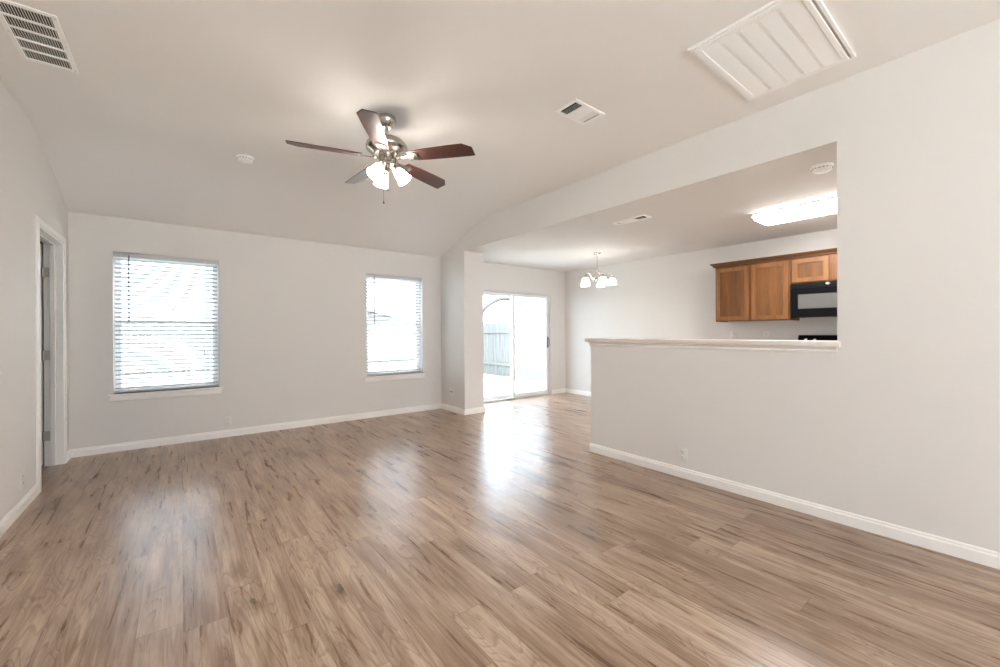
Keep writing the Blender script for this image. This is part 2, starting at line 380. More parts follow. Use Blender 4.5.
# ------------------------------------------------------------------ windows, stools, blinds
def window(name, x0, x1, label):
    z0, z1 = WZ; yf = YB+.085
    bm = BM(); w = .026
    for a, b, c, d in ((x0, x0+w, z0, z1), (x1-w, x1, z0, z1)): box(bm, a, b, yf, yf+.06, c, d, .004)
    for c, d in ((z0, z0+w), (z1-w, z1)): box(bm, x0+w, x1-w, yf, yf+.06, c, d, .004)
    fr = struct(obj(name, bm, 'vinyl'), label, 'window')
    zm = 1.345
    for nm, (c, d), dy in (('upper_sash', (zm-.015, z1-w), .035), ('lower_sash', (z0+w, zm+.03), .008)):
        bm = BM(); s = .030
        for a, b in ((x0+w, x0+w+s), (x1-w-s, x1-w)): box(bm, a, b, yf+dy, yf+dy+.024, c, d, .003)
        for e, g in ((c, c+s), (d-s, d)): box(bm, x0+w+s, x1-w-s, yf+dy, yf+dy+.024, e, g, .003)
        sh = obj(nm, bm, 'vinyl', fr)
        bm = BM(); box(bm, x0+w+s-.003, x1-w-s+.003, yf+dy+.010, yf+dy+.014, c+s-.003, d-s+.003); obj('pane', bm, 'glass', sh)
    bm = BM(); box(bm, x0+.001, x1-.001, YB, YB+.085, z0-.02, z0, 0); box(bm, x0-.045, x1+.045, YB-.032, YB+.002, z0-.02, z0, .006, 3)
    obj('window_sill', bm, 'trim', fr, smooth=True)
    bm = BM(); prism(bm, [(0, 0), (.010, .006), (.014, .03), (.014, .06), (0, .06)], lambda q: Vector((x0-.025, YB-q[0], z0-.08+q[1])), lambda q: Vector((x1+.025, YB-q[0], z0-.08+q[1])))
    obj('apron', bm, 'trim', fr)
    return fr
window('window_1', *W1, 'left white single hung window in the back wall')
window('window_2', *W2, 'right white single hung window in the back wall')

def blind(x0, x1, label, wand, cordx, cz):
    z0, z1 = WZ; yc = YB+.042; cx = (x0+x1)/2
    t = thing('window_blind', label, 'blind', (cx, yc, z1), 'white slatted blinds in the back wall windows')
    hw = (x1-x0)/2-.012; H = z1-z0
    bm = BM(); box(bm, -hw, hw, -.026, .026, -.04, -.001, .002); box(bm, -hw-.006, hw+.006, -.034, -.027, -.052, -.001, .003); obj('headrail', bm, 'slat', t, True)
    n = 30; top = -.075; bot = -H+.055; bm = BM()
    for i in range(n):
        z = top+(bot-top)*i/(n-1); tl = math.radians(-17)
        pts = []
        for k in range(7):
            u = -1+2*k/6; y = .025*u; pts.append((y*math.cos(tl), z+.0022*(1-u*u)+y*math.sin(tl)))
        poly = pts+[(y, zz-.0025) for y, zz in reversed(pts)]
        prism(bm, poly, lambda q: Vector((-hw, q[0], q[1])), lambda q: Vector((hw, q[0], q[1])))
    obj('slats', bm, 'slat', t)
    bm = BM(); box(bm, -hw, hw, -.025, .025, -H+.008, -H+.026, .004); obj('bottom_rail', bm, 'slat', t, True)
    bm = BM()
    for x in (-hw+.10, hw-.10) if hw < .45 else (-hw+.13, hw-.13):
        for y in (-.0265, .0265): tube(bm, [(x, y, -.03), (x, y, -H+.02)], .0009, 6)
    obj('ladder_cords', bm, 'slat', t)
    bm = BM(); tube(bm, [(wand-cx, -.040, -.03), (wand-cx, -.040, -.70)], .006, 8); lathe(bm, [(0, -.70), (.006, -.70), (.006, -.73), (0, -.735)], Matrix.Translation((wand-cx, -.040, 0)), 10)
    obj('tilt_wand', bm, 'cord', t, True)
    bm = BM()
    for d in (-.012, .012):
        tube(bm, [(cordx-cx+d*.4, -.038, -.03), (cordx-cx+d, -.038, cz+.06)], .0014, 6)
        lathe(bm, [(0, cz+.06), (.004, cz+.055), (.008, cz+.02), (.007, cz), (0, cz-.003)], Matrix.Translation((cordx-cx+d, -.038, 0)), 10)
    obj('lift_cord', bm, 'vinyl', t, True)
    return t
blind(*W1, 'white horizontal slat blind filling the left of the two back windows', -.437, .22, -1.10)
blind(*W2, 'white horizontal slat blind in the back window nearest the sliding door', 2.215, 2.90, -1.38)

for k, (a, b) in enumerate(ADDED_WIN):     # added windows out of view, there for their daylight
    bm = BM(); w = .05; y = YREAR-.10
    for p, q in ((a, a+w), (b-w, b), ((a+b)/2-.02, (a+b)/2+.02)): box(bm, p, q, y, y+.05, ADDED_WZ[0], ADDED_WZ[1], .004)
    for p, q in ((ADDED_WZ[0], ADDED_WZ[0]+w), (ADDED_WZ[1]-w, ADDED_WZ[1])): box(bm, a+w, b-w, y+.001, y+.049, p, q, .004)
    fr = struct(obj('window_%d' % (k+3), bm, 'vinyl'))
    bm = BM(); box(bm, a+w-.003, b-w+.003, y+.02, y+.024, ADDED_WZ[0]+w-.003, ADDED_WZ[1]-w+.003); obj('pane', bm, 'glass', fr)

# ------------------------------------------------------------------ left doorway
d0, d1 = DY
bm = BM()
cw, ct = .057, .016
cas = [(0, 0), (ct, 0), (ct, cw*.35), (ct*.75, cw*.42), (ct*.75, cw*.8), (ct*.4, cw), (0, cw)]
prism(bm, cas, lambda q: Vector((XL+q[0], d0-q[1], 0)), lambda q: Vector((XL+q[0], d0-q[1], DZ+q[1])))
prism(bm, cas, lambda q: Vector((XL+q[0], d1+q[1], 0)), lambda q: Vector((XL+q[0], d1+q[1], DZ+q[1])))
prism(bm, cas, lambda q: Vector((XL+q[0], d0-q[1], DZ+q[1])), lambda q: Vector((XL+q[0], d1+q[1], DZ+q[1])))
dr = struct(obj('door_1', bm, 'trim'), 'white cased doorway in the left wall', 'door')
bm = BM()
for a, b in ((d0, d0+.018), (d1-.018, d1)): box(bm, XL-WT-.004, XL+.004, a, b, 0, DZ)
box(bm, XL-WT-.004, XL+.004, d0+.018, d1-.018, DZ-.018, DZ)
for a, b in ((d0+.018, d0+.030), (d1-.030, d1-.018)): box(bm, XL-.085, XL-.050, a, b, 0, DZ-.018, .002)
box(bm, XL-.085, XL-.050, d0+.030, d1-.030, DZ-.030, DZ-.018, .002)
obj('door_jamb', bm, 'trim', dr)
# slab swung right round against the hall side of the wall
hx, hy = XL-WT-.012, d1-.010
ang = math.radians(177-90)
R = Matrix.Translation((hx, hy, 0)) @ Matrix.Rotation(-ang, 4, 'Z')
bm = BM(); box(bm, -.76, -.004, -.040, -.004, .012, DZ-.022, .002, M=R)
for zc in ((.18, .95), (1.08, 1.92)):
    for xa in ((-.68, -.42), (-.34, -.08)):
        box(bm, xa[0], xa[1], -.044, -.036, zc[0], zc[1], .006, M=R)
sl = obj('door_slab', bm, 'trim', dr)
for zc in (.28, 1.03, 1.80):
    bm = BM(); lathe(bm, [(0, -.045), (.008, -.045), (.008, .045), (0, .045)], Matrix.Translation((hx+.004, hy-.014, zc)), 12)
    box(bm, XL-WT+.0, XL-.086, d1-.0205, d1-.0175, zc-.045, zc+.045); obj('hinge', bm, 'brass', dr, True)
# hall beyond; its darkness is put into the wall colour
hx0, hy0, hy1 = -2.4, 3.9, 6.7
bm = BM(); box(bm, hx0, XL-WT, hy0, hy1, -.1, 0); box(bm, XL-WT, XL-.01, d0+.001, d1-.001, -.1, 0); struct(obj('floor_hall', bm, 'floor'))
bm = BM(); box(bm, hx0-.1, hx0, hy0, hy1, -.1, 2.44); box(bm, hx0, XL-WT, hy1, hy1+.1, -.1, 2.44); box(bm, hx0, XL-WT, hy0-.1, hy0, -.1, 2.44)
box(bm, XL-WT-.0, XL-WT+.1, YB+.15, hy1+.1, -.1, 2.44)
struct(obj('wall_hall', bm, 'hall_shade'))
bm = BM(); box(bm, hx0-.1, XL-WT, hy0-.1, hy1+.1, 2.44, 2.55); struct(obj('ceiling_hall', bm, 'hall_shade'))

# ------------------------------------------------------------------ sliding glass door
s0, s1 = SL; y0 = YS+.02
bm = BM(); w = .040
box(bm, s0, s0+w, y0, y0+.11, 0, SLZ, .003); box(bm, s1-w, s1, y0, y0+.11, 0, SLZ, .003)
box(bm, s0+w, s1-w, y0, y0+.11, SLZ-.035, SLZ, .003); box(bm, s0+w, s1-w, y0-.012, y0+.11, 0, .028, .004)
dr = struct(obj('door_2', bm, 'alu'), 'two panel sliding glass door to the patio', 'door')
def panel(nm, a, b, y, m):
    bm = BM(); s = .048; z0, z1 = .03, SLZ-.035
    for p, q in ((a, a+s), (b-s, b)): box(bm, p, q, y, y+.03, z0, z1, .003)
    for p, q, in ((z0, z0+.065), (z1-.05, z1)): box(bm, a+s, b-s, y, y+.03, p, q, .003)
    o = obj(nm, bm, m, dr)
    bm = BM(); box(bm, a+s-.003, b-s+.003, y+.012, y+.018, z0+.062, z1-.047); obj('pane', bm, 'glass', o)
    return o
panel('fixed_panel', s0+w, 4.845, y0+.062, 'vinyl')
sp = panel('sliding_panel', 4.795, s1-w, y0+.018, 'vinyl')
bm = BM(); xh = s1-w-.024
box(bm, xh-.014, xh+.014, y0+.004, y0+.018, .92, 1.14, .004)
tube(bm, spline([(xh, y0+.010, .945), (xh, y0-.030, .96), (xh, y0-.034, 1.03), (xh, y0-.030, 1.10), (xh, y0+.010, 1.115)], 5), .009, 8)
obj('handle', bm, 'darkalu', sp, True)
bm = BM(); box(bm, 4.83, s1-w-.002, y0+.100, y0+.102, .03, SLZ-.037); obj('insect_screen', bm, 'screen', dr)

# ------------------------------------------------------------------ wall plates
def outlet(loc, rz, label, kind='outlet'):
    t = thing('wall_outlet', label, 'outlet', loc, None, rz)      # local -Y faces the room
    bm = BM(); w_ = .036 if kind == 'outlet' else .058; box(bm, -w_, w_, -.006, 0, -.058, .058, .003, 2); obj('cover_plate', bm, 'plastic', t, True)
    if kind == 'outlet':
        for z in (-.024, .024):
            bm = BM(); lathe(bm, [(0, .0085), (.0155, .0085), (.017, .006), (.017, .004)], Matrix.Translation((0, 0, z)) @ Matrix.Rotation(PI/2, 4, 'X'), 20)
            s = obj('socket', bm, 'plastic', t, True)
            bm = BM()
            for x in (-.006, .006): box(bm, x-.0012, x+.0012, -.0092, -.006, z-.002, z+.008)
            lathe(bm, [(0, .0092), (.0022, .0092), (.0022, .006)], Matrix.Translation((0, 0, z-.008)) @ Matrix.Rotation(PI/2, 4, 'X'), 10)
            obj('slots', bm, 'dark', s)
    else:
        bm = BM(); box(bm, -.046, .046, -.0075, -.004, -.007, .007, .001); obj('slot', bm, 'cord', t)
    return t
outlet((.432, YB, .185), 0, 'white outlet low on the back wall under the left window')
outlet((XR, 1.772, .195), PI/2*-1, 'white outlet low on the half wall under the ledge')
outlet((XL, 4.29, .215), PI/2, 'white outlet low on the left wall beside the doorway')
outlet((XR, 5.49, .305), -PI/2, 'beige plate with a dark slot low on the wall stub', 'slot')
outlet((XK, 2.545, 1.165), -PI/2, 'white kitchen outlet peeking over the ledge, farther from the stove')
outlet((XK, 2.13, 1.165), -PI/2, 'white kitchen outlet peeking over the ledge, nearer the stove')

# ------------------------------------------------------------------ ceiling fan
fx, fy = 1.204, 2.905
RA = -YAW
fan = thing('ceiling_fan', 'five blade mahogany ceiling fan with three lit glass shades', 'ceiling fan', (fx, fy, ZF))
bm = BM(); lathe(bm, [(0, 0), (.066, 0), (.068, -.012), (.064, -.035), (.050, -.062), (.036, -.072), (.030, -.080), (0, -.080)]); obj('canopy', bm, 'nickel', fan, True)
bm = BM(); lathe(bm, [(0, -.07), (.0125, -.07), (.0125, -.15), (.022, -.15), (.024, -.165), (0, -.165)], n=20); obj('downrod', bm, 'nickel', fan, True)
bm = BM(); lathe(bm, [(0, -.148), (.045, -.150), (.085, -.160), (.125, -.180), (.146, -.205), (.150, -.225), (.147, -.240), (.130, -.256), (.105, -.268), (.095, -.282), (.060, -.288), (0, -.288)], n=48); obj('motor_housing', bm, 'nickel', fan, True)
bm = BM(); lathe(bm, [(0, -.286), (.056, -.286), (.060, -.300), (.058, -.335), (.070, -.345), (.072, -.362), (.050, -.378), (.028, -.388), (.014, -.400), (0, -.404)], n=32); obj('switch_housing', bm, 'nickel', fan, True)
ZB = -.303
TH = math.radians(12)
def P3(x, y, z): return Vector((x, y*math.cos(TH), z - y*math.sin(TH)))
blade0 = None
for th in (275, 347, 59, 131, 203):
    phi = math.radians(th)+RA
    if blade0 is None:
        bm = BM(); out = [(.175, -.050), (.30, -.060), (.50, -.067), (.600, -.068), (.662, -.020), (.662, .066), (.655, .070), (.50, .067), (.30, .060), (.175, .050)]
        prism(bm, out, lambda p: P3(p[0], p[1], -.003), lambda p: P3(p[0], p[1], .003))
        bmesh.ops.bevel(bm, geom=[e for e in bm.edges], offset=.0012, segments=1, affect='EDGES')
        blade0 = obj('blade', bm, 'blade', fan, loc=(0, 0, ZB))
        bm = BM()
        prism(bm, [(.085, -.020), (.13, -.014), (.17, -.022), (.215, -.040), (.245, -.030), (.255, 0), (.245, .030), (.215, .040), (.17, .022), (.13, .014), (.085, .020)],
              lambda p: P3(p[0], p[1], -.010), lambda p: P3(p[0], p[1], -.0035))
        box(bm, .075, .10, -.018, .018, -.010, .022, .003)
        for q in ((.20, -.022), (.20, .022), (.235, 0)):
            lathe(bm, [(0, -.0135), (.005, -.012), (.006, -.0095)], Matrix.Translation(P3(q[0], q[1], 0)), 10)
        iron0 = obj('blade_iron', bm, 'nickel', blade0, True); blade0.rotation_euler = (0, 0, phi)
    else:
        b = blade0.copy(); COL.objects.link(b); b.parent = fan; b.rotation_euler = (0, 0, phi)
        i = iron0.copy(); COL.objects.link(i); i.parent = b
for th in (5, 125, 245):
    phi = math.radians(th)+RA; Mz = Matrix.Rotation(phi, 4, 'Z')
    A = Vector((.045, 0, -.352)); D = Vector((math.sin(math.radians(38)), 0, -math.cos(math.radians(38))))
    Q = D.to_track_quat('Z', 'Y').to_matrix().to_4x4()
    base = A + D*.045
    bm = BM(); tube(bm, [Mz @ v for v in (A, A+D*.03)], .012, 12); lathe(bm, [(0, .0), (.018, .0), (.030, .012), (.031, .030), (.029, .034), (0, .034)], Mz @ Matrix.Translation(A+D*.018) @ Q, 20)
    arm = obj('lamp_arm', bm, 'nickel', fan, True)
    bm = BM(); lathe(bm, [(.026, 0), (.032, .010), (.039, .030), (.043, .052), (.047, .074), (.053, .092), (.055, .098), (.053, .097), (.044, .074), (.040, .052), (.036, .030), (.024, .004)], Mz @ Matrix.Translation(base) @ Q, 32)
    s = obj('lamp_shade', bm, 'shade', fan, True)
    bm = BM(); lathe(bm, [(.010, .0), (.012, .018), (.022, .034), (.026, .050), (.022, .066), (.010, .075), (0, .077)], Mz @ Matrix.Translation(base) @ Q, 16); obj('bulb', bm, 'bulb', s, True)
    s['label'] = 'lit white frosted glass shade'
for (ax, ln) in (((-.010, -.05), -.63), ((.020, -.046), -.535)):
    v = Matrix.Rotation(RA, 3, 'Z') @ Vector((ax[0], ax[1], 0))
    bm = BM(); tube(bm, [(v.x, v.y, -.34), (v.x, v.y, ln)], .0018, 6)
    c = obj('pull_chain', bm, 'nickel', fan)
    bm = BM(); lathe(bm, [(0, ln+.004), (.003, ln), (.006, ln-.014), (.007, ln-.022), (0, ln-.025)], Matrix.Translation((v.x, v.y, 0)), 12); obj('pull_knob', bm, 'oakdark', c, True)

# ------------------------------------------------------------------ chandelier
ch = thing('chandelier', 'small five light chandelier with white bell shades over the dining area', 'chandelier', (5.035, 4.045, ZK))
bm = BM(); lathe(bm, [(0, 0), (.062, 0), (.060, -.010), (.040, -.024), (.012, -.034), (0, -.036)]); obj('canopy', bm, 'nickel', ch, True)
bm = BM(); tube(bm, [(0, 0, -.03), (0, 0, -.25)], .005, 10)
obj('rod', bm, 'nickel', ch, True)
bm = BM(); lathe(bm, [(0, -.24), (.008, -.24), (.012, -.255), (.022, -.275), (.010, -.300), (.009, -.36), (.020, -.385), (.030, -.405), (.026, -.425), (.010, -.445), (.013, -.458), (0, -.475)], n=20); obj('center_column', bm, 'nickel', ch, True)
for th in (-10, 62, 134, 206, 278):
    Mz = Matrix.Rotation(math.radians(th)+RA, 4, 'Z')
    bm = BM(); tube(bm, [Mz @ p for p in spline([(.012, 0, -.41), (.055, 0, -.435), (.10, 0, -.39), (.145, 0, -.335), (.195, 0, -.325), (.22, 0, -.355), (.222, 0, -.375)], 6)], .006, 8)
    tube(bm, [Mz @ p for p in spline([(.011, 0, -.28), (.05, 0, -.33), (.065, 0, -.39), (.04, 0, -.43)], 6)], .0045, 8)
    lathe(bm, [(0, -.365), (.016, -.366), (.026, -.385), (.027, -.398), (0, -.398)], Mz @ Matrix.Translation((.222, 0, 0)), 16)
    a = obj('arm', bm, 'nickel', ch, True)
    bm = BM(); lathe(bm, [(.024, -.394), (.034, -.402), (.052, -.422), (.059, -.446), (.062, -.472), (.072, -.496), (.070, -.497), (.059, -.472), (.056, -.446), (.049, -.424), (.022, -.399)], Mz @ Matrix.Translation((.222, 0, 0)), 24)
    s = obj('lamp_shade', bm, 'shade2', a, True)

# ------------------------------------------------------------------ kitchen ceiling light
kl = thing('ceiling_light', 'long lit fluorescent ceiling light over the kitchen', 'ceiling light', (4.895, 1.14, ZK))
hwid, hl = .225, .60
bm = BM(); box(bm, -hwid, hwid, -hl, hl, -.018, 0, .004)
P = [(-hwid, 0), (-hwid, -.03), (-hwid+.02, -.048), (-hwid+.06, -.062), (hwid-.06, -.062), (hwid-.02, -.048), (hwid, -.03), (hwid, 0)]
for a, b in ((-hl-.03, -hl), (hl, hl+.03)): prism(bm, P, lambda q: Vector((q[0], a, q[1])), lambda q: Vector((q[0], b, q[1])))
obj('frame', bm, 'alu', kl)
bm = BM(); P2 = [(q[0]*.985, q[1]*.97-.001) for q in P[1:-1]]; P2 = [(P2[0][0], -.019)]+P2+[(P2[-1][0], -.019)]
prism(bm, P2, lambda q: Vector((q[0], -hl, q[1])), lambda q: Vector((q[0], hl, q[1]))); d = obj('diffuser', bm, 'tube', kl, True); d['label'] = 'glowing white ribbed diffuser'

# ------------------------------------------------------------------ detectors
def detector(loc, label):
    t = thing('smoke_detector', label, 'smoke detector', loc, 'smoke detectors on the ceilings')
    bm = BM(); lathe(bm, [(0, 0), (.068, 0), (.068, -.010), (.064, -.014), (0, -.014)], n=36); obj('mounting_base', bm, 'grille', t, True)
    bm = BM(); lathe(bm, [(.060, -.014), (.062, -.018), (.058, -.034), (.046, -.043), (.030, -.046), (.029, -.043), (.016, -.043), (.015, -.048), (0, -.049)], n=36)
    obj('cover', bm, 'grille', t, True)
    bm = BM()
    for i in range(16):
        box(bm, .058, .063, -.006, .006, -.026, -.021, M=Matrix.Rotation(2*PI*i/16, 4, 'Z'))
    obj('sensor_vents', bm, 'cord', t); return t
detector((.462, 4.335, ZF), 'round white smoke detector on the living room ceiling left of the fan')
detector((3.725, .925, ZK), 'round white smoke detector on the kitchen ceiling near the fluorescent light')

# ------------------------------------------------------------------ vents
def slab_frame(bm, hx, hy, w, z0, z1, bev=.003):
    for a, b in ((-hx, -hx+w), (hx-w, hx)): box(bm, a, b, -hy, hy, z0, z1, bev)
    for a, b in ((-hy, -hy+w), (hy-w, hy)): box(bm, -hx+w, hx-w, a, b, z0, z1, bev)
def register(loc, hx, hy, label, banks, axis):
    """two-way ceiling register; banks = [(u0,u1,tilt)] along the given axis"""
    t = thing('ceiling_vent', label, 'vent', loc)
    bm = BM(); slab_frame(bm, hx, hy, .024, -.010, 0); obj('frame', bm, 'grille', t)
    bm = BM(); box(bm, -hx+.02, hx-.02, -hy+.02, hy-.02, -.0008, -.0002); obj('duct_shade_sheet', bm, 'dark', t)  # flat dark sheet in place of the shaded duct
    bm = BM()
    for u0, u1, tilt in banks:
        if tilt is None:
            if axis == 'X': box(bm, u0, u1, -hy+.022, hy-.022, -.009, -.003)
            else: box(bm, -hx+.022, hx-.022, u0, u1, -.009, -.003)
            continue
        k = max(3, round((u1-u0)/.013))
        for i in range(k):
            u = u0+(i+.5)*(u1-u0)/k; R = Matrix.Rotation(tilt, 4, 'Y' if axis == 'X' else 'X')
            T = Matrix.Translation((u, 0, -.006) if axis == 'X' else (0, u, -.006)) @ R
            if axis == 'X': box(bm, -.0055, .0055, -hy+.022, hy-.022, -.0005, .0005, M=T)
            else: box(bm, -hx+.022, hx-.022, -.0055, .0055, -.0005, .0005, M=T)
    obj('louvers', bm, 'grille', t)
    return t
register((2.285, 1.985, ZF), .155, .10, 'small white two-way ceiling vent between the fan and the large grille', [(-.115, -.055, math.radians(-40)), (-.055, .055, None), (.055, .115, math.radians(45))], 'X')
register((3.85, 2.63, ZK), .075, .20, 'small white ceiling vent on the kitchen ceiling with dark slots', [(-.15, -.06, math.radians(30)), (-.06, .06, None), (.06, .15, math.radians(-48))], 'Y')

# return grille at the far left: five bays of fine blades
g = thing('return_vent', 'slotted white return vent in the ceiling corner by the left wall', 'vent', (-.603, 3.262, ZF))
hx, hy = .117, .286
bm = BM(); slab_frame(bm, hx, hy, .026, -.008, 0)
bays = 5; L0 = 2*(hy-.026)
for i in range(1, bays): y = -hy+.026+L0*i/bays; box(bm, -hx+.026, hx-.026, y-.007, y+.007, -.008, -.001)
obj('frame', bm, 'grille', g)
bm = BM(); box(bm, -hx+.02, hx-.02, -hy+.02, hy-.02, -.0008, -.0002); obj('duct_shade_sheet', bm, 'dark', g)  # dark sheet below the ceiling, duct shade painted on
bm = BM()
for i in range(17):
    x = -hx+.026+(i+.5)*(2*hx-.052)/17; box(bm, -.0028, .0028, -hy+.026, hy-.026, -.0006, .0006, M=Matrix.Translation((x, 0, -.004)) @ Matrix.Rotation(math.radians(35), 4, 'Y'))
obj('louvers', bm, 'plastic', g)
for x in (-1, 1):
    for y in (-1, 0, 1):
        bm = BM(); lathe(bm, [(0, -.0095), (.003, -.009), (.004, -.008)], Matrix.Translation((x*(hx-.012), y*(hy-.03), 0)), 10); obj('screw', bm, 'steel', g, True)

# large filter grille
cx, cy = 2.668, .888; hx, hy = .411, .284
g = thing('return_air_grille', 'large white rectangular return air grille on the ceiling above the half wall', 'grille', (cx, cy, ZF))
bm = BM(); slab_frame(bm, hx, hy, .016, -.014, 0, .002); obj('frame', bm, 'grille', g)
bm = BM(); wx, wy0, wy1 = hx-.0165, -hy+.028, hy-.0165
for a, b in ((-wx, -wx+.034), (wx-.034, wx)): box(bm, a, b, wy0, wy1, -.020, -.004, .004)
for a, b in ((wy0, wy0+.026), (wy1-.038, wy1)): box(bm, -wx+.034, wx-.034, a, b, -.020, -.004, .004)
dx, dy = hx-.05, hy-.054
for i in range(1, 5):
    y = -dy+2*dy*i/5; box(bm, -dx, dx, y-.0095, y+.0095, -.0125, -.009)
dgr = obj('grille_door', bm, 'grille', g)
bm = BM(); k = 62
for i in range(k):
    x = -dx+(i+.5)*2*dx/k
    for b in range(5):
        ya, yb = -dy+2*dy*b/5+(.009 if b else 0), -dy+2*dy*(b+1)/5-(.009 if b < 4 else 0)
        box(bm, -.0062, .0062, ya, yb, -.0006, .0006, M=Matrix.Translation((x, 0, -.0145)) @ Matrix.Rotation(math.radians(30), 4, 'Y'))
obj('louvers', bm, 'grille', dgr)
bm = BM(); box(bm, -hx+.01, hx-.01, -hy+.01, hy-.01, -.002, -.0005); obj('filter', bm, 'filt', g)

# ------------------------------------------------------------------ kitchen cabinets
FX = XK-.33
def cab_door(par, ya, yb, z0, z1):
    """overlay door on the cabinet front; local frame: x toward the room is -X"""
    s = .052; x1 = -.33; x0 = x1-.019
    bm = BM(); wall_x(bm, x0, x1, ya, yb, z0, z1, [(ya+s, yb-s, z0+s, z1-s)])
    bmesh.ops.bevel(bm, geom=[e for e in bm.edges if len(e.link_faces) == 2 and e.calc_face_angle() > 1], offset=.003, segments=2, affect='EDGES')
    o = obj('door', bm, 'oak', par)
    bm = BM(); box(bm, x0+.011, x1-.002, ya+s-.004, yb-s+.004, z0+s-.004, z1-s+.004); obj('door_panel', bm, 'oakpanel', o)
    return o
def cabinet(ya, yb, z0, z1, label, doors):
    t = thing('wall_cabinet', label, 'cabinet', (XK, ya, z0), 'oak wall cabinets in the kitchen')
    H, Wd = z1-z0, yb-ya
    bm = BM()
    box(bm, -.31, 0, 0, .016, 0, H); box(bm, -.31, 0, Wd-.016, Wd, 0, H); box(bm, -.31, 0, .016, Wd-.016, .012, .028); box(bm, -.31, 0, .016, Wd-.016, H-.016, H); box(bm, -.012, 0, .016, Wd-.016, .028, H-.016)
    box(bm, -.33, -.31, 0, .038, 0, H); box(bm, -.33, -.31, Wd-.038, Wd, 0, H); box(bm, -.33, -.31, .038, Wd-.038, 0, .038); box(bm, -.33, -.31, .038, Wd-.038, H-.045, H)
    box(bm, -.33, -.31, Wd/2-.03, Wd/2+.03, .038, H-.045)
    obj('body', bm, 'oakpanel', t)
    for a, b in doors: cab_door(t, a-ya, b-ya, .014, H-.045)
    return t
cabinet(1.758, 2.635, 1.358, 2.125, 'tall two-door honey oak wall cabinet left of the microwave', [(1.777, 2.180), (2.212, 2.618)])
cabinet(.985, 1.756, 1.792, 2.125, 'short honey oak cabinet mounted above the black microwave', [(1.005, 1.352), (1.380, 1.732)])
P = [(0, -.012), (.022, -.012), (.024, .004), (.050, .026), (.054, .040), (0, .040)]
bm = BM(); prism(bm, P, lambda q: Vector((FX-q[0], .985, 2.112+q[1])), lambda q: Vector((FX-q[0], 2.635+q[0], 2.112+q[1])))
prism(bm, P, lambda q: Vector((XK, 2.635+q[0], 2.112+q[1])), lambda q: Vector((FX-q[0], 2.635+q[0], 2.112+q[1])))
tag(obj('crown_molding', bm, 'oakdark'), 'dark oak crown molding along the top of the kitchen wall cabinets', 'molding', kind='thing')

# microwave
mw = thing('microwave', 'black over-the-range microwave hung under the short oak cabinet', 'microwave', (XK, .99, 1.388))
Wm, Hm, Dm = .738, .400, .385
bm = BM(); box(bm, -Dm, 0, 0, Wm, 0, Hm, .006); obj('body', bm, 'black', mw, True)
bm = BM(); x0 = -Dm-.022; x1 = -Dm-.001
y0d, y1d = .17, Wm-.004; wy0, wy1, wz0, wz1 = .235, Wm-.070, .100, .268
wall_x(bm, x0, x1, y0d, y1d, .004, .335, [(wy0, wy1, wz0, wz1)])
d = obj('door', bm, 'black', mw)
bm = BM(); box(bm, x0+.004, x1, wy0-.0, wy1+.0, wz0, wz1); w = obj('door_window', bm, 'mwglass', d); w['label'] = 'grey see-through mesh window'
bm = BM(); box(bm, x0, x1, .004, .165, .004, .335, .003)
cp = obj('control_panel', bm, 'black', mw)
bm = BM()
for i in range(4):
    for j in range(3): box(bm, x0-.002, x0+.002, .030+.04*j, .058+.04*j, .05+.045*i, .080+.045*i, .002)
obj('buttons', bm, 'blackmatte', cp)
bm = BM(); box(bm, x0, x1, .004, Wm-.004, .340, Hm-.004, .003)
for i in range(3): box(bm, x0-.003, x0, .03, Wm-.03, .348+.014*i, .352+.014*i)
vg = obj('vent_grille', bm, 'blackmatte', mw)
bm = BM(); lathe(bm, [(0, .003), (.014, .003), (.016, 0)], Matrix.Translation((x0-.003, .385, .375)) @ Matrix.Rotation(-PI/2, 4, 'Y') @ Matrix.Scale(1.4, 4, (0, 1, 0)), 20); b = obj('badge', bm, 'steel', vg, True); b['label'] = 'small round silver badge'
bm = BM(); tube(bm, spline([(x0, .19, .05), (x0-.035, .19, .07), (x0-.035, .19, .27), (x0, .19, .29)], 6), .009, 8); obj('handle', bm, 'black', d, True)
bm = BM()
box(bm, -.32, -.12, .10, .65, -.004, .0, .001)
obj('grease_filter', bm, 'steel', mw)

# stove
st = thing('stove', 'black electric stove with upright back panel against the kitchen wall', 'stove', (XK-.02, .99, 0))
Ws = .752
bm = BM(); box(bm, -.63, 0, 0, Ws, .05, .895, .004); box(bm, -.60, -.02, .02, Ws-.02, 0, .05); obj('body', bm, 'black', st)
bm = BM(); box(bm, -.65, 0, -.002, Ws+.002, .895, .915, .005); ct = obj('cooktop', bm, 'black', st, True)
for (x, y, r) in ((-.48, .20, .10), (-.48, .55, .08), (-.20, .20, .08), (-.20, .55, .10)):
    bm = BM()
    for q in range(4): 
        rr = r*(q+1)/4.3; tube(bm, [(x+rr*math.cos(2*PI*i/28), y+rr*math.sin(2*PI*i/28), .922) for i in range(29)], .005, 6, cap=False)
    obj('burner_coil', bm, 'blackmatte', ct)
bm = BM(); prism(bm, [(-.115, .915), (-.10, 1.13), (-.075, 1.176), (0, 1.176), (0, .915)], lambda q: Vector((q[0], 0, q[1])), lambda q: Vector((q[0], Ws, q[1])))
bg_ = obj('back_panel', bm, 'black', st)
for y in (.09, .18, .575, .665):
    bm = BM(); lathe(bm, [(0, .030), (.016, .030), (.020, .022), (.024, .004), (.024, 0)], Matrix.Translation((-.103, y, 1.115)) @ Matrix.Rotation(-PI/2+.07, 4, 'Y'), 20); obj('knob', bm, 'steel', bg_, True)
bm = BM(); box(bm, -.66, -.632, .02, Ws-.02, .22, .84, .006); dd = obj('oven_door', bm, 'black', st, True)
